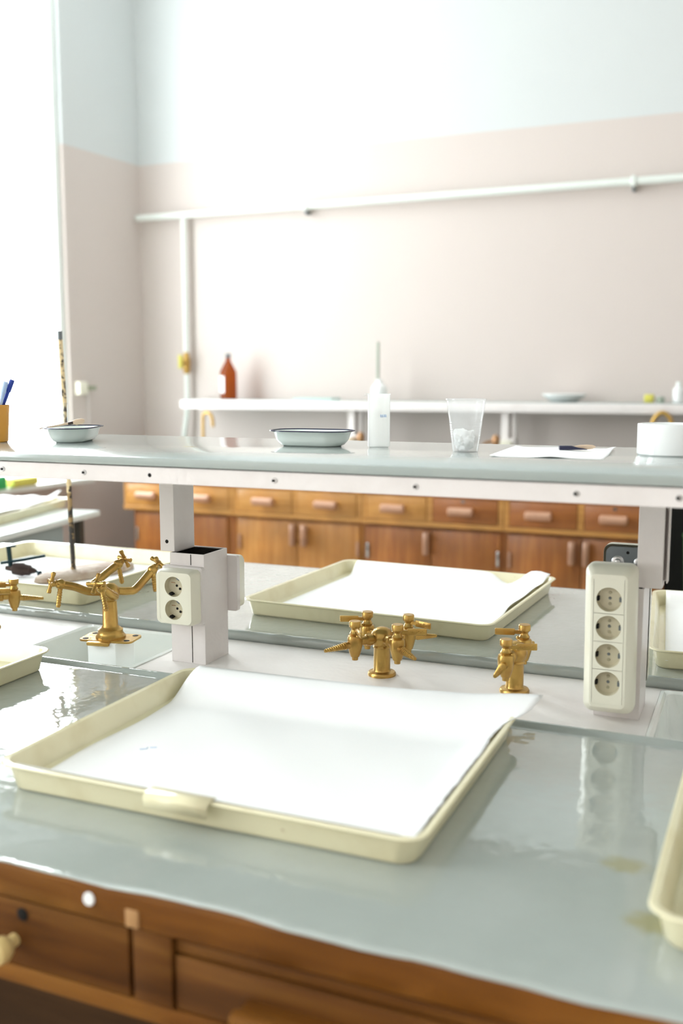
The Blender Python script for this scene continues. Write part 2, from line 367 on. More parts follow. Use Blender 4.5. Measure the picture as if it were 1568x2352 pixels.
for i, (x0, x1) in enumerate(UX):
    ct = thing('base_cabinet', CL[i], 'cabinet', (x0, YF, 0), 0, 'wooden cabinets along the back wall')
    W = x1-x0; wd = M['yel_wood']
    l = 0.055 if i == 0 else 0.0
    b = MB(); b.box(l, W-0.002, 0.03, 0.55, 0.08, 0.565); b.box(0.0, W-0.002, 0.004, 0.55, 0.74, 0.815)
    b.box(l, W-0.002, 0.05, 0.5, 0, 0.08)
    b.box(0, W-0.002, 0.016, 0.55, 0.565, 0.74); b.obj('body', M['red_door'] if i != 1 else M['yel_door'], ct, smooth=False, bev=0.002)
    # face frame round the drawers
    fr = MB(); mid = W*0.49 if i else W*0.5
    fr.box(0, W-0.002, -0.012, 0.02, 0.565, 0.592)
    for a, c in ((0, 0.03), (mid-0.018, mid+0.018), (W-0.035, W-0.002)): fr.box(a, c, -0.002, 0.02, 0.592, 0.74)
    fr.obj('face_frame', M['yel_wood'], ct, smooth=False, bev=0.003)
    dm = [(M['yel_wood'],)*2, (M['yel_wood'],)*2, (M['yel_wood'], M['red_wood']), (M['red_wood'],)*2][i]
    for k, (a, c) in enumerate(((0.032, mid-0.02), (mid+0.02, W-0.037))):
        d = MB().box(a, c, -0.006, 0.012, 0.594, 0.738, bev=0.003).obj('drawer', dm[k], ct)
        hx = [[-3.70, -3.294], [-2.843, -2.418], [-1.988, -1.576], [-1.131, -0.725]][i][k]-x0
        round_handle('drawer_handle', hx, -0.055, 0.668, True, 0.145, 0.026, d)
        if i >= 2 and k == 1: MB().lathe([(0, 0.011), (0.004, 0.009)], (hx+0.0, -0.006, 0.722), (0, -1, 0), 12).obj('lock', M['steel'], d)
    # doors
    dmat = M['yel_door'] if i == 1 else M['red_door']
    dw = [(l+0.02, W-0.06)] if i == 0 else [(0.02, W*0.5-0.003), (W*0.5+0.003, W-0.022)]
    for k, (a, c) in enumerate(dw):
        d = MB().box(a, c, 0.012, 0.03, 0.095, 0.545, bev=0.003).obj('door', dmat, ct)
        for zz in (0.40, 0.17):
            hx = a+0.012 if k == 0 else c-0.012
            MB().box(hx-0.009, hx+0.009, 0.004, 0.014, zz-0.045, zz+0.045, bev=0.003).obj('hinge', M['steel'] if i in (0, 2) else M['handle'], d)
        if i != 0 and not (i == 2 and k == 1):
            px = {1: (-2.651, -2.573), 2: (-1.787, 0), 3: (-0.947, -0.87)}[i][k]-x0
            round_handle('door_handle', px, -0.035, 0.468, False, 0.13, 0.019, d)
bc = thing('knee_space_shade', 'black fill for the shaded knee space beside the rightmost wooden back cabinet', 'cabinet', (-0.46, YF, 0))  # solid black front put where the open knee space lies in shade
MB().box(0.004, 0.86, 0.01, 0.55, 0, 0.815).obj('body', M['kneeshade'], bc, smooth=False)
MB().box(0.02, 0.84, -0.008, 0.01, 0.05, 0.79, bev=0.004).obj('door', M['kneeshade'], bc)  # front layer of the painted shade, no real door
gb = MB(); gb.rings([rrect(0, 0, 0.24, 0.22, 0.04, 0.0), rrect(0, 0, 0.30, 0.26, 0.05, 0.62), rrect(0, 0, 0.31, 0.27, 0.05, 0.64),
                     rrect(0, 0, 0.285, 0.245, 0.045, 0.64), rrect(0, 0, 0.23, 0.21, 0.04, 0.01)])
tag(gb.obj('waste_bin', M['dullgreen'], loc=(-0.20, 5.33, 0)), 'dark green bin standing before the shaded knee space', 'bin')
tag(MB().box(-4.06, 0.95, YF-0.04, 6.498, 0.815, 0.85, bev=0.006).obj('back_worktop', M['greyshelf']),
    'grey worktop of the bench against the back wall', 'worktop')
ws = thing('long_shelf', 'long narrow shelf on posts along the back wall, grey top', 'shelf', (-3.86, 6.15, 0.85))
MB().box(0, 4.8, 0.0, 0.345, 0.405, 0.43, bev=0.004).obj('shelf_top', M['greyshelf'], ws)
MB().box(0, 4.8, -0.012, 0.012, 0.365, 0.424, bev=0.004).obj('front_rail', M['post'], ws)
for x in (1.285, 2.33):
    MB().box(x, x+0.045, 0.03, 0.10, 0.20, 0.405).obj('post', M['post'], ws, smooth=False, bev=0.003)
    MB().box(x+0.06, x+0.085, 0.06, 0.10, 0.20, 0.405).obj('brace', M['post'], ws, smooth=False)
    MB().box(x-0.01, x+0.09, 0.02, 0.12, 0, 0.20).obj('post_foot', M['post'], ws, smooth=False, bev=0.003)
    MB().box(x-0.02, x+0.075, -0.03, 0.02, 0.07, 0.19, bev=0.01).obj('socket_box', M['cream'], ws)
for n_, x, lab in ((0, -3.66, 'brass gooseneck tap under the left end of the wall shelf'), (1, -0.615, 'brass gooseneck tap arching under the wall shelf, at far right')):
    t = thing('gooseneck_tap', lab, 'tap', (x, 6.12, 0.85))
    MB().lathe([(0, 0.035), (0.012, 0.033), (0.02, 0.02), (0.06, 0.018)]).obj('base', M['brass'], t)
    if n_ == 0:
        MB().tube(smooth_path([(0, 0, 0.05), (0, 0, 0.28), (0.01, 0, 0.33), (0.05, 0, 0.335), (0.075, 0, 0.30), (0.08, 0, 0.24)]), 0.011).obj('neck', M['brass'], t)
    else:
        MB().tube(smooth_path([(0, 0, 0.05), (0, 0, 0.28), (0.017, 0, 0.345), (0.057, 0, 0.375), (0.098, 0, 0.345), (0.115, 0, 0.28), (0.115, 0, 0.2)]), 0.013).obj('neck', M['brass'], t)
for x, lab in ((-2.43, 'stubby brass tap under wall shelf behind the tall beaker'), (-1.53, 'stubby brass tap under wall shelf behind the plastic cup')):
    t = thing('bench_tap', lab, 'tap', (x, 6.05, 0.85))
    MB().lathe([(0, 0.03), (0.01, 0.028), (0.02, 0.016), (0.16, 0.016), (0.18, 0.026), (0.21, 0.026), (0.23, 0.01)]).obj('column', M['brassdark'], t)
    MB().tube([(0, 0, 0.19), (-0.05, -0.02, 0.185), (-0.075, -0.03, 0.17)], [0.012, 0.01, 0.007]).obj('nozzle', M['brassdark'], t)

# things on the wall shelf
zs = 0.85+0.43
b = thing('reagent_bottle', 'brown glass bottle with white label on the wall shelf', 'bottle', (-3.565, 6.32, zs))
MB().lathe([(0, 0.054), (0.006, 0.060), (0.185, 0.060), (0.20, 0.057), (0.265, 0.024), (0.27, 0.018), (0.30, 0.018)], n=28).obj('glass_body', M['brown'], b)
MB().lathe([(0.295, 0.02), (0.325, 0.02)]).obj('cap', M['greymetal'], b)
lb = MB(); n = 14; th = [R(185+i*85/n) for i in range(n+1)]
lb.rings([[(0.0615*math.cos(a), 0.0615*math.sin(a), z) for a in th] for z in (0.045, 0.165)], False, False, closed=False)
lb.obj('label', M['paper'], b)
wb = thing('wash_bottle', 'white bottle with thin upright grey tube behind the tall beaker', 'bottle', (-2.405, 6.32, zs))
MB().lathe([(0, 0.05), (0.01, 0.055), (0.08, 0.055), (0.10, 0.045), (0.12, 0.022), (0.14, 0.02)]).obj('body', M['porcelain'], wb)
MB().cyl((-0.012, 0, 0.13), (-0.012, 0, 0.39), 0.010, n=12).obj('tube', M['olivegrey'], wb)
tc_ = MB(); tc_.rings([rrect(0, 0, 0.30, 0.16, 0.01, 0), rrect(0, 0, 0.29, 0.155, 0.01, 0.014)])
tag(tc_.obj('folder', M['teal'], loc=(-2.86, 6.30, zs)), 'flat pale teal folder lying on the wall shelf', 'folder')
pb = MB(); pb.lathe([(0, 0.075), (0.02, 0.11), (0.045, 0.14), (0.05, 0.14), (0.03, 0.11), (0.012, 0.06)], n=28)
tag(pb.obj('shallow_bowl', M['porcelain'], loc=(-1.17, 6.32, zs)), 'white shallow bowl on the wall shelf, right of the plastic cup', 'bowl')
tag(MB().box(-0.028, 0.028, -0.03, 0.03, 0, 0.05, bev=0.01).obj('sponge', M['yellow'], loc=(-0.655, 6.30, zs)), 'small yellow sponge at the right end of the wall shelf', 'sponge')
tag(MB().lathe([(0, 0.024), (0.03, 0.026), (0.036, 0.018)]).obj('jar_lid', M['olivegrey'], loc=(-0.590, 6.30, zs)), 'small olive grey stopper beside yellow sponge', 'stopper')
jb = thing('plastic_bottle', 'white plastic bottle at the far right end of the wall shelf', 'bottle', (-0.49, 6.33, zs))
MB().lathe([(0, 0.03), (0.004, 0.034), (0.08, 0.034), (0.1, 0.015), (0.105, 0.015)]).obj('body', M['porcelain'], jb)
MB().lathe([(0.103, 0.017), (0.125, 0.016)]).obj('cap', M['trim'], jb)

# wall socket by the window
th_ = LW['rz']
ss = thing('power_socket', 'cream surface socket with grey plug on the wall beside the window', 'socket', (-4.462, 5.785, 1.36), th_)
MB().box(0, 0.045, -0.045, 0.045, -0.045, 0.045, bev=0.008).obj('box', M['cream'], ss)
MB().box(0.01, 0.05, 0.05, 0.125, -0.016, 0.016, bev=0.006).obj('plug', M['greyplug'], ss)
MB().cyl((0.008, 0.08, -0.02), (0.008, 0.08, -0.5), 0.006, n=10).obj('cable', M['post'], ss)
# on the sill
tag(MB().box(-0.06, 0.06, -0.10, 0.09, 0, 0.085, bev=0.01).obj('storage_box', M['green'], loc=(-4.36, 4.75, WZ0)), 'bright green box on the window sill', 'box')
tag(MB().box(-0.05, 0.05, -0.12, 0.12, 0, 0.055, bev=0.015).obj('cloth', M['yellow'], loc=(-4.36, 5.03, WZ0)), 'folded yellow cloth beside green box on window sill', 'cloth')

# ------------------------------------------------------------------ the island bench
X0, X1 = -2.42, 0.9
random.seed(4)
# near worktop with wavy painted front edge and rolled back lip
w = MB(); nx = 120; rows = []
def wav(x): return 0.003*math.sin(x*9+0.5)+0.0025*math.sin(x*23+1)+0.001*math.sin(x*61)
cols = []
for i in range(nx+1):
    x = X0+(X1-X0)*i/nx; f = 0.862+wav(x)
    cols.append([Vector((x, 1.574, 0.82)), Vector((x, f+0.012, 0.82)), Vector((x, f+0.010, 0.8475)), Vector((x, f+0.0005, 0.8485)), Vector((x, f+0.0008, 0.8494)), Vector((x, f+0.004, WT)), Vector((x, f+0.014, WT)), Vector((x, 1.545, WT)), Vector((x, 1.553, WT)),
                 Vector((x, 1.557, WT+0.002)), Vector((x, 1.560, WT+0.006)), Vector((x, 1.566, WT+0.0085)), Vector((x, 1.572, WT+0.006)), Vector((x, 1.574, WT))])
w.rings(cols)
tag(w.obj('worktop', M['grey'], ang=50), 'grey glossy painted worktop nearest the viewer', 'worktop')
fw = thing('worktop', 'grey painted worktop behind the taps, on far side of pink strip', 'worktop', (0, 1.908, 0))
w = MB(); cols = []
for i in range(nx+1):
    x = X0+(X1-X0)*i/nx; q = 0.0006*math.sin(x*130)+0.0006*math.sin(x*71)
    cols.append([Vector((x, 0.79, 0.826)), Vector((x, 0.006, 0.826)), Vector((x, 0.0+q, 0.842+q)), Vector((x, 0.001, WT)), Vector((x, 0.006, WT+0.006+q)), Vector((x, 0.012, WT+0.006)),
                 Vector((x, 0.020, WT+0.002)), Vector((x, 0.026, WT)), Vector((x, 0.034, WT)), Vector((x, 0.778, WT)), Vector((x, 0.786, WT)), Vector((x, 0.79, WT-0.004))])
w.rings(cols); w.obj('top', M['grey'], fw, ang=50)
MB().box(X0, X1, 0.004, 0.03, 0.806, 0.826).obj('wood_edge', M['drk_wood'], fw, smooth=False)

SA = (-1.455, -1.147); SB = (-0.155, 0.165); SY = (1.598, 1.895)
s = MB(); z0, z1 = 0.805, ST
for a, c in ((X0, SA[0]), (SA[1], SB[0]), (SB[1], X1)): s.box(a, c, 1.576, 1.907, z0, z1)
for a, c in (SA, SB):
    s.box(a, c, 1.576, SY[0], z0, z1); s.box(a, c, SY[1], 1.907, z0, z1)
tag(s.obj('service_strip', M['strip'], smooth=False), 'pale pink painted strip along the middle of the bench', 'strip')
def sink(x0, x1, lab):
    cx, cy = (x0+x1)/2, sum(SY)/2; W, D = x1-x0-0.002, SY[1]-SY[0]-0.002
    m = MB(); m.rings([rrect(0, 0, W-0.04, D-0.04, 0.03, -0.112), rrect(0, 0, W-0.01, D-0.01, 0.03, -0.07), rrect(0, 0, W, D, 0.012, -0.01), rrect(0, 0, W, D, 0.010, 0.002),
                       rrect(0, 0, W-0.012, D-0.012, 0.010, 0.004), rrect(0, 0, W-0.024, D-0.024, 0.015, 0.0), rrect(0, 0, W-0.034, D-0.034, 0.03, -0.06), rrect(0, 0, W-0.09, D-0.09, 0.04, -0.10)])
    return tag(m.obj('laboratory_sink', M['sink'], loc=(cx, cy, ST)), lab, 'sink', 'glazed sinks in the pink strip')
sink(*SA, 'grey glazed sink under the brass water tap'); sink(*SB, 'grey glazed sink at right edge beyond the four gang socket')

# wooden base of the bench
bb = thing('lab_bench', 'brown wooden bench front with drawers under the grey worktop', 'bench', (0, 0, 0))
m = MB()
m.box(X0+0.02, X1-0.02, 0.98, 1.0, 0.0, 0.70); m.box(X0+0.02, X0+0.05, 0.9, 2.62, 0, 0.80); m.box(X1-0.05, X1-0.02, 0.9, 2.62, 0, 0.80)
m.box(X0+0.05, X1-0.05, 2.60, 2.62, 0, 0.80); m.box(X0+0.05, X1-0.05, 0.9, 0.98, 0.69, 0.70)
m.obj('carcass', M['drk_wood'], bb, smooth=False)
m = MB(); cols = []
for i in range(nx+1):
    x = X0+(X1-X0)*i/nx; q = 0.0008*math.sin(x*60)
    cols.append([Vector((x, 0.90, 0.809)), Vector((x, 0.862, 0.809)), Vector((x, 0.859, 0.812)), Vector((x, 0.857+q, 0.838)), Vector((x, 0.8585, 0.8465)), Vector((x, 0.862, 0.8487)), Vector((x, 0.869, 0.8489)), Vector((x, 0.870, 0.82)), Vector((x, 0.90, 0.82))])
m.rings(cols); m.obj('top_rail', M['bench_edge'], bb)
MB().box(X0, X1, 0.864, 0.90, 0.697, 0.722, bev=0.004).obj('bottom_rail', M['bench_edge'], bb)
MB().box(X0, X1, 0.893, 0.90, 0.722, 0.809).obj('back_panel', M['drk_wood'], bb, smooth=False)
d = MB().box(-1.20, -0.6245, 0.863, 0.893, 0.7235, 0.8065, bev=0.002).obj('drawer', M['bench_wood'], bb)
MB().lathe([(0, 0.008), (0.012, 0.008), (0.015, 0.013), (0.025, 0.0165), (0.034, 0.014), (0.039, 0.005)], (-0.786, 0.863, 0.755), (0, -1, 0)).obj('knob', M['ivory'], d)
MB().lathe([(0, 0.004), (0.002, 0.008), (0.003, 0.004)], (-0.772, 0.864, 0.79), (0, -1, 0)).obj('keyhole', M['black'], d)
MB().box(-0.618, -0.568, 0.862, 0.893, 0.7235, 0.8085, bev=0.001).obj('stile', M['bench_wood'], bb)
d = MB().box(-0.565, 0.40, 0.865, 0.893, 0.7235, 0.787, bev=0.002).obj('drawer', M['bench_wood'], bb)
h = MB(); h.box(-0.480, -0.20, 0.828, 0.845, 0.735, 0.762, bev=0.005); h.box(-0.475, -0.205, 0.845, 0.866, 0.742, 0.758)
h.obj('drawer_pull', M['bench_edge'], d)
MB().box(-0.565, 0.40, 0.868, 0.895, 0.790, 0.8035, bev=0.001).obj('pull_out_board', M['bench_wood'], bb)
MB().lathe([(0, 0.008), (0.0015, 0.007)], (-0.671, 0.8560, 0.834), (0, -1, 0.1), 14).obj('stud', M['porcelain'], bb)
MB().box(-0.624, -0.606, 0.8565, 0.862, 0.811, 0.833, bev=0.002).obj('paint_chip', M['chip'], bb)

# ------------------------------------------------------------------ raised reagent shelf
rs = thing('reagent_shelf', 'raised grey shelf on pink metal posts over the bench middle', 'shelf', (0, 1.39, ST))
ZT = SH-ST
MB().box(-1.95, 0.50, -0.004, 0.562, ZT-0.0148, ZT, bev=0.002).obj('shelf_top', M['greyshelf'], rs)
rl = MB(); rl.box(-1.94, 0.49, 0.0, 0.005, ZT-0.0435, ZT-0.0165); rl.box(-1.94, 0.49, 0.005, 0.045, ZT-0.0195, ZT-0.0160)
rl.box(-1.94, 0.49, 0.552, 0.557, ZT-0.0435, ZT-0.0165)
for x in (-1.116, -0.166): rl.box(x-0.016, x+0.016, 0.005, 0.552, ZT-0.028, ZT-0.0150)
ro = rl.obj('front_rail', M['post'], rs, smooth=False, bev=0.001)
for x in (-1.2438, -1.0676, -0.7039, -0.4705, -0.2361, -0.1007, 0.0521):
    q = MB(); q.lathe([(0, 0.0046), (0.0012, 0.004)], (x, 0.0, ZT-0.030), (0, -1, 0), 14); so = q.obj('screw', M['steel'], ro)
    MB().box(x-0.004, x+0.001, -0.0018, -0.0008, ZT-0.032, ZT-0.0285).obj('screw_slot', M['black'], so, smooth=False)
for x in (-0.9357,): MB().lathe([(0, 0.0035), (0.0006, 0.003)], (x, 0.0, ZT-0.030), (0, -1, 0), 12).obj('screw_hole', M['black'], ro)
def stub(x0, x1, y0, y1, h, t):
    """hollow pink channel standing on the strip"""
    m = MB(); cx, cy = (x0+x1)/2, (y0+y1)/2; W, D = x1-x0, y1-y0
    def r(w_, d_, z): return [Vector((cx+sx*w_/2, cy+sy*d_/2, z)) for sx, sy in ((1, 1), (-1, 1), (-1, -1), (1, -1))]
    m.rings([r(W, D, 0), r(W, D, h), r(W-2*t, D-2*t, h), r(W-2*t, D-2*t, h-0.0015), r(W-2*t, D-2*t, h-0.12)])
    return m
yo = -1.39
# left post: hollow channel below, thinner angle above
so = stub(-1.1065, -1.026, 1.709+yo, 1.803+yo, 1.063-ST, 0.0035).obj('post_channel', M['post'], rs, smooth=False, bev=0.0008)
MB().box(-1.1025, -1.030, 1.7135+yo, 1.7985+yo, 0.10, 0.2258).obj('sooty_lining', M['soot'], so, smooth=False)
for a, b_ in ((0.002, 0.10), (0.205, 0.227)): MB().box(-1.0575, -1.0562, 1.7084+yo, 1.7092+yo, a, b_).obj('weld_crack', M['black'], so, smooth=False)
m = MB(); m.box(-1.132, -1.098, 1.714+yo, 1.792+yo, 1.064-ST, ZT-0.0165)
po = m.obj('upper_post', M['post'], rs, smooth=False, bev=0.001)
MB().lathe([(0, 0.004), (0.0006, 0.0035)], (-1.116, 1.714+yo, 1.084-ST), (0, -1, 0), 12).obj('bolt_hole', M['black'], po)
# right post
so = stub(-0.2505, -0.1735, 1.709+yo, 1.803+yo, 1.063-ST, 0.0035).obj('post_channel', M['post'], rs, smooth=False, bev=0.0008)
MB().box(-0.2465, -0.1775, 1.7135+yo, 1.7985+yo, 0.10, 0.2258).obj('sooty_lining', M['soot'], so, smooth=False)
m = MB(); m.box(-0.187, -0.1455, 1.715+yo, 1.755+yo, 1.064-ST, ZT-0.0165); m.box(-0.1455, -0.138, 1.748+yo, 1.752+yo, 1.072-ST, ZT-0.0165); m.box(-0.1405, -0.138, 1.727+yo, 1.748+yo, 1.072-ST, ZT-0.0165)
m.obj('upper_post', M['post'], rs, smooth=False, bev=0.001)

# ------------------------------------------------------------------ sockets
def plate(mb, cells, r, y, n=32):
    """front plate made of rectangular cells (x0,x1,z0,z1,cx,cz), each with a round hole"""
    for x0, x1, z0, z1, cx, cz in cells:
        inner = []; outer = []
        for i in range(n):
            a = 2*PI*(i+0.5)/n; ca, sa = math.cos(a), math.sin(a)
            inner.append(mb.bm.verts.new((cx+r*ca, y, cz+r*sa)))
            tx = ((x1-cx) if ca > 0 else (cx-x0))/max(abs(ca), 1e-6); tz = ((z1-cz) if sa > 0 else (cz-z0))/max(abs(sa), 1e-6)
            t = min(tx, tz); outer.append(mb.bm.verts.new((cx+t*ca, y, cz+t*sa)))
        for i in range(n):
            j = (i+1) % n
            mb.bm.faces.new((inner[i], inner[j], outer[j], outer[i]))
        # corners
        for sx, sz in ((x1, z1), (x0, z1), (x0, z0), (x1, z0)):
            best = sorted(range(n), key=lambda k: (outer[k].co.x-sx)**2+(outer[k].co.z-sz)**2)[:2]
            cv = mb.bm.verts.new((sx, y, sz)); mb.bm.faces.new((outer[best[0]], outer[best[1]], cv))
def xzring(w_, h_, r, y, z): return [Vector((p.x, y, p.y+z)) for p in rrect(0, 0, w_, h_, r, 0)]
def recesses(parent, centres, r, y, kind):
    for cx, cz in centres:
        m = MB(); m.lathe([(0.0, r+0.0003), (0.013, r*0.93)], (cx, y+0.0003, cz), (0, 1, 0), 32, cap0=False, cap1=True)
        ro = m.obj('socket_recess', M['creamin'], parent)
        yy = y+0.0129
        ang = 90 if kind == 'quad' else -38
        ax = Vector((math.cos(R(ang)), 0, math.sin(R(ang))))
        for sgn in (-1, 1):
            c = Vector((cx, yy, cz))+ax*0.0095*sgn
            if kind != 'quad' and sgn < 0:
                MB().box(c.x-0.005, c.x+0.004, c.y-0.0006, c.y, c.z-0.0006, c.z+0.0006).obj('slit', M['brassdark'], ro, smooth=False); continue
            MB().lathe([(0, 0.0027), (0.0008, 0.0025)], c, (0, -1, 0), 12).obj('pin_hole', M['black'] if kind != 'quad' else M['creamdark'], ro)
        MB().lathe([(0, 0.0026), (0.001, 0.002)], (cx, yy, cz), (0, -1, 0), 12).obj('centre_screw', M['greymetal'] if kind == 'quad' else M['black'], ro)
        ca = 0 if kind == 'quad' else 62
        for sgn in (-1, 1):
            a = R(ca+(0 if sgn > 0 else 180)); ux, uz = math.cos(a), math.sin(a)
            k = MB(); k.box(-0.0035, 0.0, 0.0025, 0.0125, -0.0035, 0.0035)
            mt = Matrix.Translation((cx+ux*r*0.965, y, cz+uz*r*0.965)) @ Matrix.Rotation(-a, 4, 'Y')
            bmesh.ops.transform(k.bm, matrix=mt, verts=k.bm.verts[:])
            k.obj('earth_clip', M['black'] if sgn < 0 else M['greymetal'], ro, smooth=False)
def double_socket(label, loc, rz):
    t = thing('double_socket', label, 'socket', loc, rz, 'double sockets on the left post')
    # back plate
    m = MB(); m.rings([xzring(0.094, 0.118, 0.006, 0, 0), xzring(0.094, 0.118, 0.006, -0.011, 0), xzring(0.090, 0.114, 0.006, -0.013, 0)]); m.obj('back_plate', M['post'], t)
    m = MB(); m.rings([xzring(0.088, 0.112, 0.010, -0.013, 0), xzring(0.087, 0.111, 0.010, -0.036, 0), xzring(0.080, 0.104, 0.010, -0.044, 0), xzring(0.066, 0.092, 0.006, -0.0445, 0)], True, False)
    c = m.obj('cover', M['cream'], t)
    m = MB(); cs = [(0.0, 0.0235), (0.0, -0.0235)]
    plate(m, [(-0.034, 0.034, 0.0, 0.047, 0, 0.0235), (-0.034, 0.034, -0.047, 0.0, 0, -0.0235)], 0.0205, -0.0442)
    m.obj('face_plate', M['cream'], t)
    recesses(t, cs, 0.0205, -0.0442, 'double'); return t
double_socket('cream double socket on the front of the left pink post', (-1.071, 1.7085, 0.979), 0)
double_socket('cream double socket on the back of the left post, seen from its side', (-1.050, 1.8035, 0.988), PI)
def quad_socket(label, loc, rz, back=False):
    t = thing('quad_socket', label, 'socket', loc, rz, 'four gang sockets on the right post')
    y0 = -0.012
    if not back:
        m = MB(); m.rings([xzring(0.070, 0.225, 0.006, 0, 0), xzring(0.070, 0.225, 0.006, -0.012, 0)]); m.obj('back_plate', M['post'], t)
    m = MB(); m.rings([xzring(0.084, 0.254, 0.014, y0, 0), xzring(0.084, 0.254, 0.014, y0-0.020, 0), xzring(0.079, 0.249, 0.014, y0-0.030, 0), xzring(0.058, 0.226, 0.008, y0-0.044, 0), xzring(0.050, 0.214, 0.003, y0-0.0445, 0)], not back, False)
    m.obj('cover', M['cream'], t)
    yf = y0-0.0442
    cs = [(0, 0.0715), (0, 0.0238), (0, -0.0238), (0, -0.0715)]
    m = MB(); plate(m, [(-0.0245, 0.0245, z-0.0235, z+0.0235, 0, z) for _, z in cs], 0.0205, yf)
    for zz in (0.101, -0.101): m.box(-0.0245, 0.0245, yf, yf+0.003, zz-0.006, zz+0.006)
    m.obj('face_plate', M['cream'], t); recesses(t, cs, 0.0205, yf, 'quad')
    if back:
        p = MB(); p.rings([xzring(0.076, 0.244, 0.012, y0-0.006, 0), xzring(0.076, 0.244, 0.012, y0-0.002, 0)])
        po = p.obj('grey_back_plate', M['greymetal'], t)
        for sx in (-0.022, 0.017):
            MB().lathe([(0, 0.011), (0.001, 0.009), (0.0015, 0.006)], (sx, y0-0.002, 0.095), (0, 1, 0), 18).obj('cup_washer', M['steel'], po)
            MB().lathe([(0, 0.0055), (0.004, 0.0045), (0.005, 0.002)], (sx, y0-0.0005, 0.095), (0, 1, 0), 16).obj('screw', M['steel'], po)
        MB().lathe([(0, 0.0028), (0.0006, 0.0026)], (0.0, y0-0.002, 0.112), (0, 1, 0), 12).obj('screw_hole', M['black'], po)
        mm = MB(); mm.box(-0.02, 0.02, -0.0115, 0.0, -0.10, 0.05); mm.obj('bracket', M['greymetal'], t, smooth=False)
    return t
q = quad_socket('cream four gang socket on the front of the right pink post', (-0.222, 1.7085, 0.981), 0)
q.rotation_euler = (0, R(-0.6), 0)
quad_socket('four gang socket on back of right post, grey back plate showing', (-0.215, 1.8035, 0.993), PI, True)

# ------------------------------------------------------------------ brass turrets
def gas_turret(label, loc, arms, rz=0.0):
    """arms: (azimuth, lever azimuth) in degrees"""
    t = thing('gas_turret', label, 'gas tap', loc, rz, 'brass gas turrets on the pink strip')
    MB().lathe([(0, 0.028), (0.004, 0.028), (0.007, 0.026), (0.009, 0.018), (0.012, 0.0165), (0.055, 0.0165), (0.057, 0.018), (0.060, 0.0165), (0.064, 0.020),
                (0.075, 0.0225), (0.085, 0.021), (0.092, 0.016), (0.096, 0.008), (0.097, 0.001)], n=28).obj('column', M['brass'], t)
    zc = 0.074; Rv = 0.060
    for az, lv in arms:
        a = R(az); d_ = Vector((math.cos(a), math.sin(a), 0)); c = d_*Rv+Vector((0, 0, zc))
        m = MB(); m.lathe([(0.012, 0.009), (0.022, 0.009), (0.024, 0.0115), (0.034, 0.0115), (0.036, 0.009), (Rv, 0.008)], (0, 0, zc), d_, 16); m.obj('arm', M['brass'], t)
        m = MB(); m.lathe([(-0.036, 0.006), (-0.030, 0.0065), (-0.029, 0.0085), (-0.022, 0.011), (-0.008, 0.0145), (0.006, 0.0150), (0.012, 0.0135), (0.014, 0.010)], c, (0, 0, 1), 22)
        vo = m.obj('valve', M['brass'], t)
        m = MB(); m.lathe([(0.014, 0.009), (0.017, 0.0105), (0.020, 0.0085), (0.024, 0.0070), (0.027, 0.0085), (0.030, 0.0115), (0.039, 0.0115), (0.041, 0.0105), (0.0412, 0.0085), (0.0405, 0.002)], c, (0, 0, 1), 22)
        m.obj('cap', M['brass'], vo)
        # nozzle: serrated cone
        dn = (d_+Vector((0, 0, -0.10))).normalized(); prof = [(0.008, 0.009)]; N = 10
        for k in range(N):
            t0 = 0.018+k*0.0045; r0 = 0.0078-0.0042*k/N
            prof += [(t0, r0*0.82), (t0+0.0036, r0), (t0+0.0040, r0*0.85)]
        prof += [(0.066, 0.0032), (0.0665, 0.0018)]
        m = MB(); m.lathe(prof, c+Vector((0, 0, -0.004)), dn, 16); m.obj('nozzle', M['brass'], vo)
        # lever: upright plate on the cap's waist
        m = MB(); m.box(0.006, 0.020, -0.0022, 0.0022, -0.0035, 0.0035); m.box(0.018, 0.056, -0.0020, 0.0020, -0.0065, 0.0065, bev=0.0018)
        for k in range(12): m.ball((0.024+0.0024*k, -0.0018, 0.0022*math.sin(k*2.1)), 0.0011, sub=1)
        mt = Matrix.Translation(c+Vector((0, 0, 0.026))) @ Matrix.Rotation(R(lv), 4, 'Z')
        bmesh.ops.transform(m.bm, matrix=mt, verts=m.bm.verts[:]); m.obj('lever', M['brass'], vo)
        b2 = MB(); sd = Vector((-d_.y, d_.x, 0)); b2.ball(c+sd*0.012+Vector((0, 0, 0.013)), 0.0045); b2.obj('stop_pin', M['brass'], vo)
    return t
gas_turret('brass gas turret with four nozzles, nearest middle of the strip', (-0.672, 1.787, ST), [(50, -20), (-40, 23), (230, 305), (140, 203)])
gas_turret('brass gas turret left of the four gang socket, partly behind paper', (-0.406, 1.782, ST), [(-93, 23), (87, 196)])
gas_turret('brass gas turret cut off by the left picture edge', (-1.652, 1.775, ST), [(40, 205), (130, 215), (220, 300), (-50, 25)])

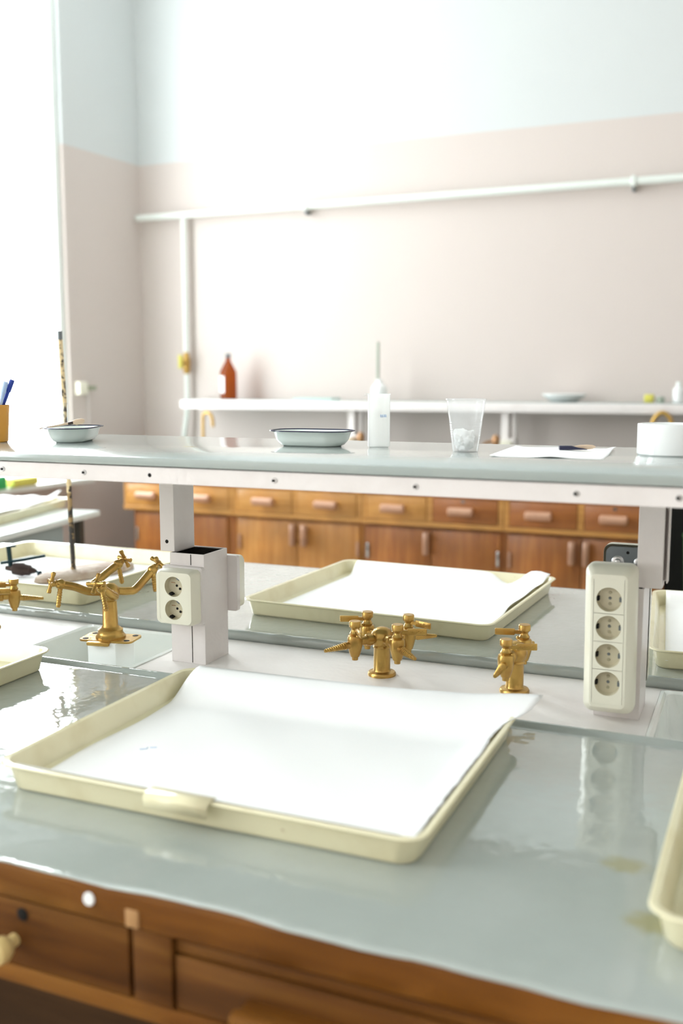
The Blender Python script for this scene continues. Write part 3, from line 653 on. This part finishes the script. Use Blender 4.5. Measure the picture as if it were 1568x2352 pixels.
# water tap on its block in the sink
wt = thing('water_tap', 'brass water tap with four curved arms on white block in sink', 'tap', (-1.268, 1.722, ST-0.0995))
H0 = 0.1305
MB().box(-0.036, 0.036, -0.034, 0.034, 0.0, H0-0.004, bev=0.003).obj('block', M['block'], wt)
m = MB(); m.rings([rrect(0, 0, 0.120, 0.066, 0.012, H0-0.004), rrect(0, 0, 0.120, 0.066, 0.012, H0)]); po = m.obj('mounting_plate', M['brass'], wt, rz=R(10))
for sx in (-1, 1):
    for sy in (-1, 1):
        MB().lathe([(0, 0.0065), (0.0006, 0.006)], (sx*0.047, sy*0.022, H0), (0, 0, 1), 14).obj('bolt_hole', M['black'], po)
MB().box(-0.035, 0.015, -0.045, -0.028, H0-0.010, H0-0.001, bev=0.003).obj('clip', M['brass'], po)
MB().lathe([(H0, 0.032), (H0+0.004, 0.032), (H0+0.008, 0.028), (H0+0.012, 0.026), (H0+0.018, 0.0265), (H0+0.022, 0.020), (H0+0.026, 0.0165), (H0+0.079, 0.0150), (H0+0.084, 0.019), (H0+0.096, 0.0225), (H0+0.108, 0.020), (H0+0.116, 0.012), (H0+0.119, 0.001)], n=28).obj('column', M['brass'], wt)
cr, sr = math.cos(R(23)), math.sin(R(23))
def cam2w(p): return Vector((p[0]*cr-p[1]*sr, p[0]*sr+p[1]*cr, p[2]))
zc = H0+0.100
for pts, nd in (([(0.01, 0.005, 0), (0.036, 0.020, -0.004), (0.052, 0.032, 0.0), (0.083, 0.055, 0.036)], (0.15, -0.25)),
                ([(-0.01, -0.005, 0), (-0.04, -0.020, 0.004), (-0.065, -0.032, 0.016), (-0.090, -0.045, 0.024)], (-0.1, -0.2)),
                ([(-0.01, 0.008, 0), (-0.046, 0.030, 0.002), (-0.030, 0.058, 0.018), (0.0, 0.090, 0.042)], (0.1, 0.3)),
                ([(0.006, -0.012, 0), (0.022, -0.045, -0.002), (0.018, -0.068, 0.008), (0.006, -0.090, 0.026)], (0.25, -0.3))):
    P = [cam2w(p)+Vector((0, 0, zc)) for p in pts]
    ao = MB().tube(smooth_path(P, 7), 0.0088).obj('arm', M['brass'], wt)
    e = P[-1]; d_ = (P[-1]-P[-2]).normalized()
    m = MB(); m.ball(e, 0.0115); m.lathe([(0.0, 0.008), (0.012, 0.007), (0.013, 0.0045), (0.018, 0.0045)], e, d_, 14); vo = m.obj('valve', M['brass'], ao)
    m = MB(); hc = e+d_*0.020; u = d_.orthogonal().normalized(); w_ = d_.cross(u); m.ball(hc, 0.0062)
    for k in range(4):
        a = R(45+90*k); q_ = u*math.cos(a)+w_*math.sin(a)
        m.lathe([(0.003, 0.0044), (0.013, 0.0036), (0.016, 0.0048), (0.0215, 0.0048), (0.023, 0.0025)], hc, q_, 10)
    m.obj('cross_handle', M['brass'], vo)
    nv = cam2w((nd[0], nd[1], 0)); dn = (Vector((nv.x, nv.y, -1))).normalized()
    prof = [(0.006, 0.0062)]
    for k in range(6):
        t0 = 0.014+k*0.0052; prof += [(t0, 0.0044), (t0+0.004, 0.0056), (t0+0.0046, 0.0045)]
    prof += [(0.048, 0.004), (0.0485, 0.002)]
    m = MB(); m.lathe(prof, e, dn, 12); m.obj('nozzle', M['brass'], vo)

# ------------------------------------------------------------------ enamel trays
def tray_mesh(W, D, H=0.040):
    m = MB(); k = 6
    m.rings([rrect(0, 0, W-0.036, D-0.036, 0.022, 0.0, k), rrect(0, 0, W-0.030, D-0.030, 0.026, 0.003, k), rrect(0, 0, W-0.016, D-0.016, 0.030, H-0.005, k), rrect(0, 0, W-0.004, D-0.004, 0.030, H-0.004, k),
             rrect(0, 0, W, D, 0.030, H-0.002, k), rrect(0, 0, W-0.004, D-0.004, 0.030, H, k), rrect(0, 0, W-0.018, D-0.018, 0.028, H-0.001, k), rrect(0, 0, W-0.024, D-0.024, 0.026, H-0.006, k),
             rrect(0, 0, W-0.040, D-0.040, 0.022, 0.006, k), rrect(0, 0, W-0.056, D-0.056, 0.018, 0.003, k)])
    return m
TG = 'cream enamel trays on the benches'
def tray(label, x, y, z, W, D, rz=0.0, H=0.040):
    return tag(tray_mesh(W, D, H).obj('enamel_tray', M['enamel'], loc=(x, y, z+0.0005), rz=R(rz), ang=30), label, 'tray', TG)
def sstep(t): t = max(0.0, min(1.0, t)); return t*t*(3-2*t)
def paper(label, x, y, z, rz, W, D, fz, nu=44, nv=36, edge=None, th=0.0006):
    """sheet W x D, height fz(u,v) in metres above z; edge(u,v) -> xy shift"""
    m = MB(); bm = m.bm; g = []
    for j in range(nv+1):
        row = []
        for i in range(nu+1):
            u, v_ = i/nu, j/nv; ex, ey = edge(u, v_) if edge else (0, 0)
            row.append(bm.verts.new(((u-0.5)*W+ex, (v_-0.5)*D+ey, fz(u, v_))))
        g.append(row)
    for j in range(nv):
        for i in range(nu): bm.faces.new((g[j][i], g[j][i+1], g[j+1][i+1], g[j+1][i]))
    o = m.obj('paper_sheet', M['paper'], loc=(x, y, z), rz=R(rz), ang=80)
    md = o.modifiers.new('thickness', 'SOLIDIFY'); md.thickness = th; md.offset = 1
    return tag(o, label, 'paper')

# front tray with its paper
t1 = tray('large cream enamel tray in the foreground lined with white paper', -0.645, 1.272, WT, 0.622, 0.505)
tp = MB(); tp.rings([[Vector((x, y, z)) for x in (-0.057, 0.0, 0.036)] for y, z in ((-0.238, 0.0418), (-0.250, 0.0425), (-0.258, 0.0415), (-0.263, 0.037), (-0.262, 0.023))], False, False, closed=False)
to = tp.obj('tape_strip', M['enamel'], t1); md = to.modifiers.new('thickness', 'SOLIDIFY'); md.thickness = 0.0008
def f1(u, v):
    b = sstep((v-0.80)/0.20); r = sstep((u-0.93)/0.07)
    z = 0.006+max(0.048*b*(0.86+0.14*u), 0.0335*r, 0.0335*sstep((0.07-v)/0.07))
    z += 0.010*sstep((u-0.86)/0.14)*sstep((v-0.86)/0.14)
    return z+0.0012*math.sin(u*17+v*5)*math.sin(v*11)*(1-r)*(1-b)
def e1(u, v):
    ex = ey = 0
    if u > 0.9: ex += (0.0045*mnoise.noise(Vector((v*9, 0.3, 1)))+0.0025*mnoise.noise(Vector((v*30, 0.7, 2))))*(u-0.9)/0.1
    ex += 0.010*sstep((u-0.93)/0.07)+0.042*sstep((u-0.84)/0.16)*sstep((v-0.84)/0.16)
    ey += 0.022*sstep((u-0.60)/0.40)*sstep((v-0.80)/0.20)
    if u < 0.05: ex += 0.004*math.sin(v*13)*(0.05-u)/0.05
    return ex, ey
p1 = paper('large white paper sheet lining the foreground tray, corner curling over rim', -0.639, 1.272, WT+0.0005, 0, 0.568, 0.482, f1, edge=e1, nu=60, nv=50)

m = MB(); m.tube([(-0.205, -0.062, 0.0082), (-0.197, -0.056, 0.0082), (-0.199, -0.050, 0.0082)], 0.0006, 6); m.tube([(-0.195, -0.050, 0.0082), (-0.186, -0.045, 0.0082)], 0.0006, 6)
m.obj('pen_mark', M['lightblue'], p1)
t2 = tray('cream enamel tray with white paper behind the brass turret in the middle', -0.817, 2.352, WT, 0.628, 0.600, -2.6)
def f2(u, v):
    z = 0.006+max(0.034*sstep((v-0.90)/0.10)*(1-0.75*math.exp(-((u-0.80)/0.06)**2)), 0.033*sstep((u-0.93)/0.07)*sstep((v-0.05)/0.3), 0.030*sstep((0.06-v)/0.06))
    z += 0.012*sstep((u-0.86)/0.06)*sstep((v-0.86)/0.1)*(1-0.5*sstep((u-0.95)/0.05))
    return z+0.0012*sstep((u-0.6)/0.3)*math.sin(v*19+u*7)
paper('white paper sheet in the tray behind the brass turret, back corner folded up', -0.805, 2.352, WT+0.0005, -2.6, 0.566, 0.578, f2)

t3 = tray('cream enamel tray at left holding the rusty stand base and clamp', -1.856, 2.258, WT, 0.640, 0.555, 0, 0.048)
paper('white paper sheet under the rusty stand base', -1.856, 2.262, WT+0.0005, 0, 0.575, 0.49, lambda u, v: 0.006+0.0006*math.sin(u*9+v*4))
t4 = tray('empty cream enamel tray at the left edge of the near worktop', -1.570, 1.277, WT, 0.622, 0.510, 0)
t5 = tray('cream enamel tray behind the right post, cut off by picture edge', 0.095, 2.300, WT, 0.622, 0.600, 5)
def f5(u, v): return 0.006+0.036*sstep((v-0.90)/0.10)+0.012*sstep((0.08-v)/0.08)+0.001*math.sin(v*18)
paper('white paper sheet in the tray behind the right post', 0.100, 2.300, WT+0.0005, 5, 0.566, 0.575, f5)
m = MB(); m.lathe([(0, 0.013), (0.0006, 0.013)], n=20)
t6 = tray('cream enamel tray at the right edge of the near worktop', 0.232, 1.215, WT, 0.625, 0.515, -1)
paper('white paper sheet in the right foreground tray', 0.232, 1.215, WT+0.0005, -1, 0.545, 0.44, lambda u, v: 0.006+0.018*sstep((0.06-u)/0.06)+0.0006*math.sin(u*9+v*4))

# ------------------------------------------------------------------ stand, clamp
rsd = thing('retort_stand', 'tall mottled iron rod on boat shaped rusty base in left tray', 'stand', (-1.770, 2.297, WT+0.0075))
bs = MB(); rings = []
for zz, sc in ((0.0, 0.94), (0.004, 1.0), (0.016, 0.97), (0.021, 0.88)):
    rings.append([Vector((0.165*sc*math.copysign(abs(math.cos(a))**0.9, math.cos(a)), 0.062*sc*math.copysign(abs(math.sin(a))**1.15, math.sin(a)), zz)) for a in [2*PI*i/48 for i in range(48)]])
bs.rings(rings); bs.obj('base', M['stone'], rsd, rz=R(72))
MB().tube([(-0.023, -0.026, 0.018), (-0.026, -0.026, 0.12), (-0.0275, -0.027, 0.24)], 0.0068).obj('rod', M['rust'], rsd)
MB().tube([(-0.0275, -0.027, 0.24), (-0.030, -0.027, 0.36), (-0.033, -0.028, 0.50), (-0.0385, -0.029, 0.668)], 0.0066).obj('upper_rod', M['rodtan'], rsd)
MB().cyl((-0.0385, -0.029, 0.666), (-0.0387, -0.029, 0.689), 0.0067).obj('rod_tip', M['greymetal'], rsd)
cl = thing('lab_clamp', 'dark brown metal clamp lying on paper in the left tray', 'clamp', (-1.925, 2.215, WT+0.0075), R(20))
MB().lathe([(-0.05, 0.007), (-0.032, 0.009), (-0.028, 0.017), (0.0, 0.019), (0.004, 0.0165), (0.02, 0.015), (0.024, 0.010), (0.034, 0.007), (0.04, 0.003)], (0.0, 0, 0.0195), (1, 0, -0.1), 18).obj('body', M['darkmetal'], cl)
MB().tube([(-0.06, -0.012, 0.040), (0.0, 0.008, 0.047), (0.055, 0.03, 0.055)], 0.0045).obj('jaw_rod', M['tealmetal'], cl)
s_ = MB(); s_.tube([(0.036, 0, 0.016), (0.048, -0.006, 0.010), (0.066, -0.012, 0.006)], 0.0032); s_.lathe([(0, 0.009), (0.004, 0.009)], (0.047, -0.005, 0.009), (1, -0.3, 0), 12); s_.obj('thumb_screw', M['tealmetal'], cl)
MB().tube([(-0.036, 0.0, 0.03), (-0.038, 0.0, 0.06), (-0.040, 0.0, 0.088)], 0.0068).obj('stub_rod', M['tealmetal'], cl)
MB().tube([(-0.045, 0.0, 0.084), (-0.02, 0.004, 0.087)], 0.003).obj('pin', M['tealmetal'], cl)

# ------------------------------------------------------------------ things on the reagent shelf
def oval_dish(label, loc, rz, L=0.190, Wd=0.125):
    t = thing('enamel_dish', label, 'dish', loc, R(rz), 'white enamel dishes on the raised shelf')
    h = 0.033
    m = MB(); m.rings([rrect(0, 0, L-0.060, Wd-0.052, 0.03, 0.0), rrect(0, 0, L-0.046, Wd-0.040, 0.034, 0.003), rrect(0, 0, L-0.026, Wd-0.026, 0.042, 0.014), rrect(0, 0, L-0.016, Wd-0.016, 0.046, h-0.003), rrect(0, 0, L-0.004, Wd-0.004, 0.05, h),
                       rrect(0, 0, L-0.016, Wd-0.016, 0.046, h), rrect(0, 0, L-0.030, Wd-0.030, 0.04, 0.014), rrect(0, 0, L-0.052, Wd-0.046, 0.032, 0.004)])
    m.obj('bowl', M['whitenam'], t, ang=60)
    r0 = rrect(0, 0, L, Wd, 0.05, h); r1 = rrect(0, 0, L, Wd, 0.05, h+0.0022); r2 = rrect(0, 0, L-0.008, Wd-0.008, 0.047, h+0.0024); r3 = rrect(0, 0, L-0.008, Wd-0.008, 0.047, h-0.0006)
    m = MB(); m.rings([r0, r1, r2, r3, r0], False, False); m.obj('rim', M['navy'], t, ang=60)
    return t
oval_dish('white enamel dish with navy rim, beside the tall beaker', (-0.8116, 1.7664, SH), 1)
oval_dish('white enamel dish with navy rim, under the rod, holding a small brush', (-1.3324, 1.7056, SH), 112, 0.20, 0.115)
br = thing('small_brush', 'small pale brush resting across the left enamel dish', 'brush', (-1.3411, 1.6969, SH+0.0314), R(50))
MB().lathe([(-0.068, 0.0016), (-0.02, 0.0022), (0.0, 0.003)], (0, 0, 0.006), (1, 0, 0.16), 10).obj('handle', M['bristle'], br)
MB().lathe([(0, 0.0034), (0.012, 0.0038)], (0, 0, 0.006), (1, 0, 0.16), 10).obj('ferrule', M['darkmetal'], br)
MB().lathe([(0.012, 0.0042), (0.02, 0.0072), (0.034, 0.007), (0.04, 0.004)], (0, 0, 0.006), (1, 0, 0.16), 12).obj('bristles', M['bristle'], br)
bk = thing('beaker', 'tall narrow milky glass beaker with pouring lip, middle of raised shelf', 'beaker', (-0.6753, 1.7725, SH))
MB().lathe([(0.0, 0.020), (0.002, 0.0235), (0.006, 0.0245), (0.112, 0.0245), (0.116, 0.0258), (0.1165, 0.025), (0.112, 0.0232), (0.006, 0.023), (0.004, 0.02)], n=36).obj('body', M['milky'], bk)
m = MB(); m.tube([cam2w((-0.0245, -0.002, 0.114)), cam2w((-0.029, -0.003, 0.1145)), cam2w((-0.0335, -0.004, 0.111))], [0.0035, 0.003, 0.001], 10); m.obj('pouring_lip', M['glass'], bk)
m = MB()
for k in range(4):
    a0 = R(-62+k*9); m.rings([[Vector((0.0248*math.cos(a0+R(q)), 0.0248*math.sin(a0+R(q)), zz)) for q in (0, 3, 6)] for zz in (0.066, 0.072)], False, False, closed=False)
m.obj('print', M['lightblue'], bk)
cp = thing('plastic_cup', 'clear ridged plastic cup with crumpled tissue inside', 'cup', (-0.4887, 1.7143, SH))
prof = [(0.0, 0.0245), (0.0015, 0.026)]
for k in range(7): z_ = 0.03+k*0.0048; r_ = 0.026+z_*0.125; prof += [(z_, r_), (z_+0.0012, r_+0.0008), (z_+0.0024, r_)]
prof += [(0.074, 0.0353), (0.076, 0.0362), (0.104, 0.0392), (0.106, 0.0415), (0.108, 0.0415), (0.1085, 0.039)]
inner = [(z_ , r_-0.0005) for z_, r_ in prof[::-1] if 0.002 < z_ < 0.107]
MB().lathe(prof+inner+[(0.002, 0.025)], n=40).obj('cup_wall', M['plastic'], cp)
ts = MB(); b2 = bmesh.new(); bmesh.ops.create_icosphere(b2, subdivisions=4, radius=0.021)
for v in b2.verts:
    n_ = mnoise.noise(v.co*75)*0.35+mnoise.noise(v.co*160)*0.22
    v.co *= (1+n_); v.co.z = v.co.z*(0.95+0.5*max(0, -v.co.x/0.02))+0.0245
    rad = math.hypot(v.co.x, v.co.y); mx_ = 0.0235+v.co.z*0.10
    if rad > mx_: v.co.x *= mx_/rad; v.co.y *= mx_/rad
    v.co.z = max(v.co.z, 0.0028)
ts.merge(b2)
tag(ts.obj('crumpled_tissue', M['tissue'], loc=(-0.4887, 1.7143, SH), ang=30), 'crumpled white tissue inside the clear plastic cup', 'tissue')
def fs(u, v): return 0.0008+0.0022*math.exp(-((u-0.55)/0.12)**2)+0.004*sstep((u-0.9)/0.1)*sstep((v-0.3)/0.5)+0.002*sstep((0.1-u)/0.1)
sp = paper('white paper sheet with a crease lying on the raised shelf', -0.3359, 1.7534, SH, 3.5, 0.184, 0.258, fs, 30, 30)
pn = thing('flat_brush', 'dark navy and beige brush on the shelf paper', 'brush', (-0.3081, 1.795, SH+0.003), R(20))
m = MB(); m.rings([[Vector((x, sy*w_, 0.0005+sz*h_)) for sy, sz in ((1, 0), (-1, 0), (-1, 1), (1, 1))] for x, w_, h_ in ((-0.035, 0.007, 0.0085), (-0.010, 0.007, 0.0085), (0.006, 0.0045, 0.004), (0.022, 0.003, 0.0015))]); m.obj('handle', M['navy'], pn, smooth=False, bev=0.0008)
MB().lathe([(-0.022, 0.002), (-0.012, 0.0042), (0.006, 0.0052), (0.016, 0.004), (0.022, 0.0012)], (0.020, 0.012, 0.0055), (1, 0.1, 0.0), 12).obj('bristles', M['bristle'], pn)
m = MB(); m.lathe([(0, 0.060), (0.002, 0.062), (0.059, 0.062), (0.061, 0.0612), (0.061, 0.0572), (0.058, 0.0565), (0.004, 0.056)], n=56)
tag(m.obj('round_dish', M['porcelain'], loc=(-0.1493, 1.7881, SH)), 'white round straight sided open dish at the right end of the shelf', 'dish')
pc = thing('pen_cup', 'orange plastic pen cup at the left edge of the shelf', 'cup', (-1.4669, 1.6162, SH))
MB().lathe([(0, 0.031), (0.002, 0.033), (0.086, 0.039), (0.088, 0.038), (0.086, 0.0365), (0.003, 0.031)], n=36).obj('cup_wall', M['orange'], pc)
for k, (p0, p1, lab) in enumerate((((-0.006, -0.004), (0.050, 0.020), 'blue capped pen leaning right in the orange cup'), ((0.004, -0.010), (0.041, 0.004), 'clear and pale blue pen in front in the orange cup'), ((-0.01, 0.01), (-0.004, 0.024), 'short blue pen at the back of the orange cup'))):
    L_ = (0.150, 0.140, 0.135)[k]
    pt = thing('pen', lab, 'pen', (-1.4669, 1.6162, SH+0.0035), 0, 'pens in the orange cup')
    a_ = Vector((*p0, 0.004)); d_ = (Vector((*p1, L_))-a_).normalized()
    MB().lathe([(0, 0.0015), (0.008, 0.0042), (L_*0.80, 0.0046)], a_, d_, 12).obj('barrel', M['lightblue'] if k == 1 else M['blue'], pt)
    MB().lathe([(L_*0.80, 0.0060), (L_*0.99, 0.0058), (L_, 0.0045)], a_, d_, 12).obj('pen_cap', M['lightblue'] if k == 1 else M['blue'], pt)
bg = MB(); bg.lathe([(0, 0.026), (0.002, 0.030), (0.084, 0.031), (0.088, 0.033), (0.0885, 0.032), (0.084, 0.0298), (0.004, 0.0288), (0.003, 0.02)], n=36)
tag(bg.obj('glass_beaker', M['glass'], loc=(-1.4478, 1.7898, SH)), 'clear glass beaker behind the left enamel dish', 'beaker')

for o in list(C.objects):
    if o.parent is None and o.get('category') in ('dish', 'brush', 'beaker', 'cup', 'tissue', 'pen') and o.location.z >= SH-1e-4 and o.location.y < 2.2:
        o.scale = (SK, SK, SK)

# ------------------------------------------------------------------ table by the window
tb = thing('side_table', 'white topped table by the window with a papered tray', 'table', (-2.654, 3.558, 0), R(8))
MB().box(-1.15, 0, -1.45, 0, 0.826, 0.85, bev=0.004).obj('tabletop', M['tablewhite'], tb)
MB().box(-1.10, -0.02, -1.43, -0.28, 0.62, 0.826).obj('side_panel', M['tablegrey'], tb, smooth=False)
for x, y in ((-0.05, -0.10), (-1.09, -0.10), (-0.05, -1.40), (-1.09, -1.40)):
    MB().box(x-0.016, x+0.016, y-0.016, y+0.016, 0, 0.826).obj('leg', M['legdark'], tb, smooth=False)
t7 = tray('cream enamel tray piled with white paper on the window side table', -3.075, 3.230, 0.85, 0.60, 0.66, 13)
def f7(u, v):
    return 0.010+0.030*sstep((u-0.85)/0.15)+0.030*sstep((v-0.85)/0.15)+0.022*math.exp(-((u-0.45)/0.12)**2-((v-0.85)/0.1)**2)+0.014*math.exp(-((u-0.75)/0.06)**2-((v-0.9)/0.1)**2)+0.006*abs(math.sin(u*14+v*4))
paper('crumpled white paper in the tray on the window side table', -3.075, 3.230, 0.8505, 13, 0.545, 0.60, f7)

# ------------------------------------------------------------------ light
wd = bpy.data.worlds.new('sky'); bpy.context.scene.world = wd; wd.use_nodes = True
bgn = wd.node_tree.nodes['Background']; bgn.inputs[0].default_value = (0.95, 0.985, 1.0, 1); bgn.inputs[1].default_value = 11.5
# the sky is brighter towards +Y than towards -Y
wn = wd.node_tree; tcw = wn.nodes.new('ShaderNodeTexCoord'); sx = wn.nodes.new('ShaderNodeSeparateXYZ'); wn.links.new(tcw.outputs['Generated'], sx.inputs[0])
mrw = wn.nodes.new('ShaderNodeMapRange'); mrw.interpolation_type = 'SMOOTHSTEP'
mrw.inputs[1].default_value = -0.7; mrw.inputs[2].default_value = 0.35; mrw.inputs[3].default_value = 6.6; mrw.inputs[4].default_value = 12.0
wn.links.new(sx.outputs['Y'], mrw.inputs[0]); wn.links.new(mrw.outputs[0], bgn.inputs[1])

# ------------------------------------------------------------------ camera
cam = bpy.data.cameras.new('camera'); co = bpy.data.objects.new('camera', cam); C.objects.link(co)
co.location = (0, 0, 1.41); co.rotation_euler = (R(90-7.5), 0, R(23))
cam.sensor_fit = 'VERTICAL'; cam.sensor_height = 36; cam.sensor_width = 24; cam.lens = 35.0
cam.dof.use_dof = True; cam.dof.focus_distance = 2.0; cam.dof.aperture_fstop = 2.4
cam.clip_start = 0.05
sc = bpy.context.scene; sc.camera = co
vs = sc.view_settings
vs.view_transform = 'Standard'; vs.look = 'None'; vs.gamma = 1.0; vs.exposure = 0.78; vs.use_curve_mapping = False
cy = sc.cycles
cy.max_bounces = 14; cy.diffuse_bounces = 8; cy.glossy_bounces = 4; cy.transparent_max_bounces = 24
cy.sample_clamp_indirect = 12.0
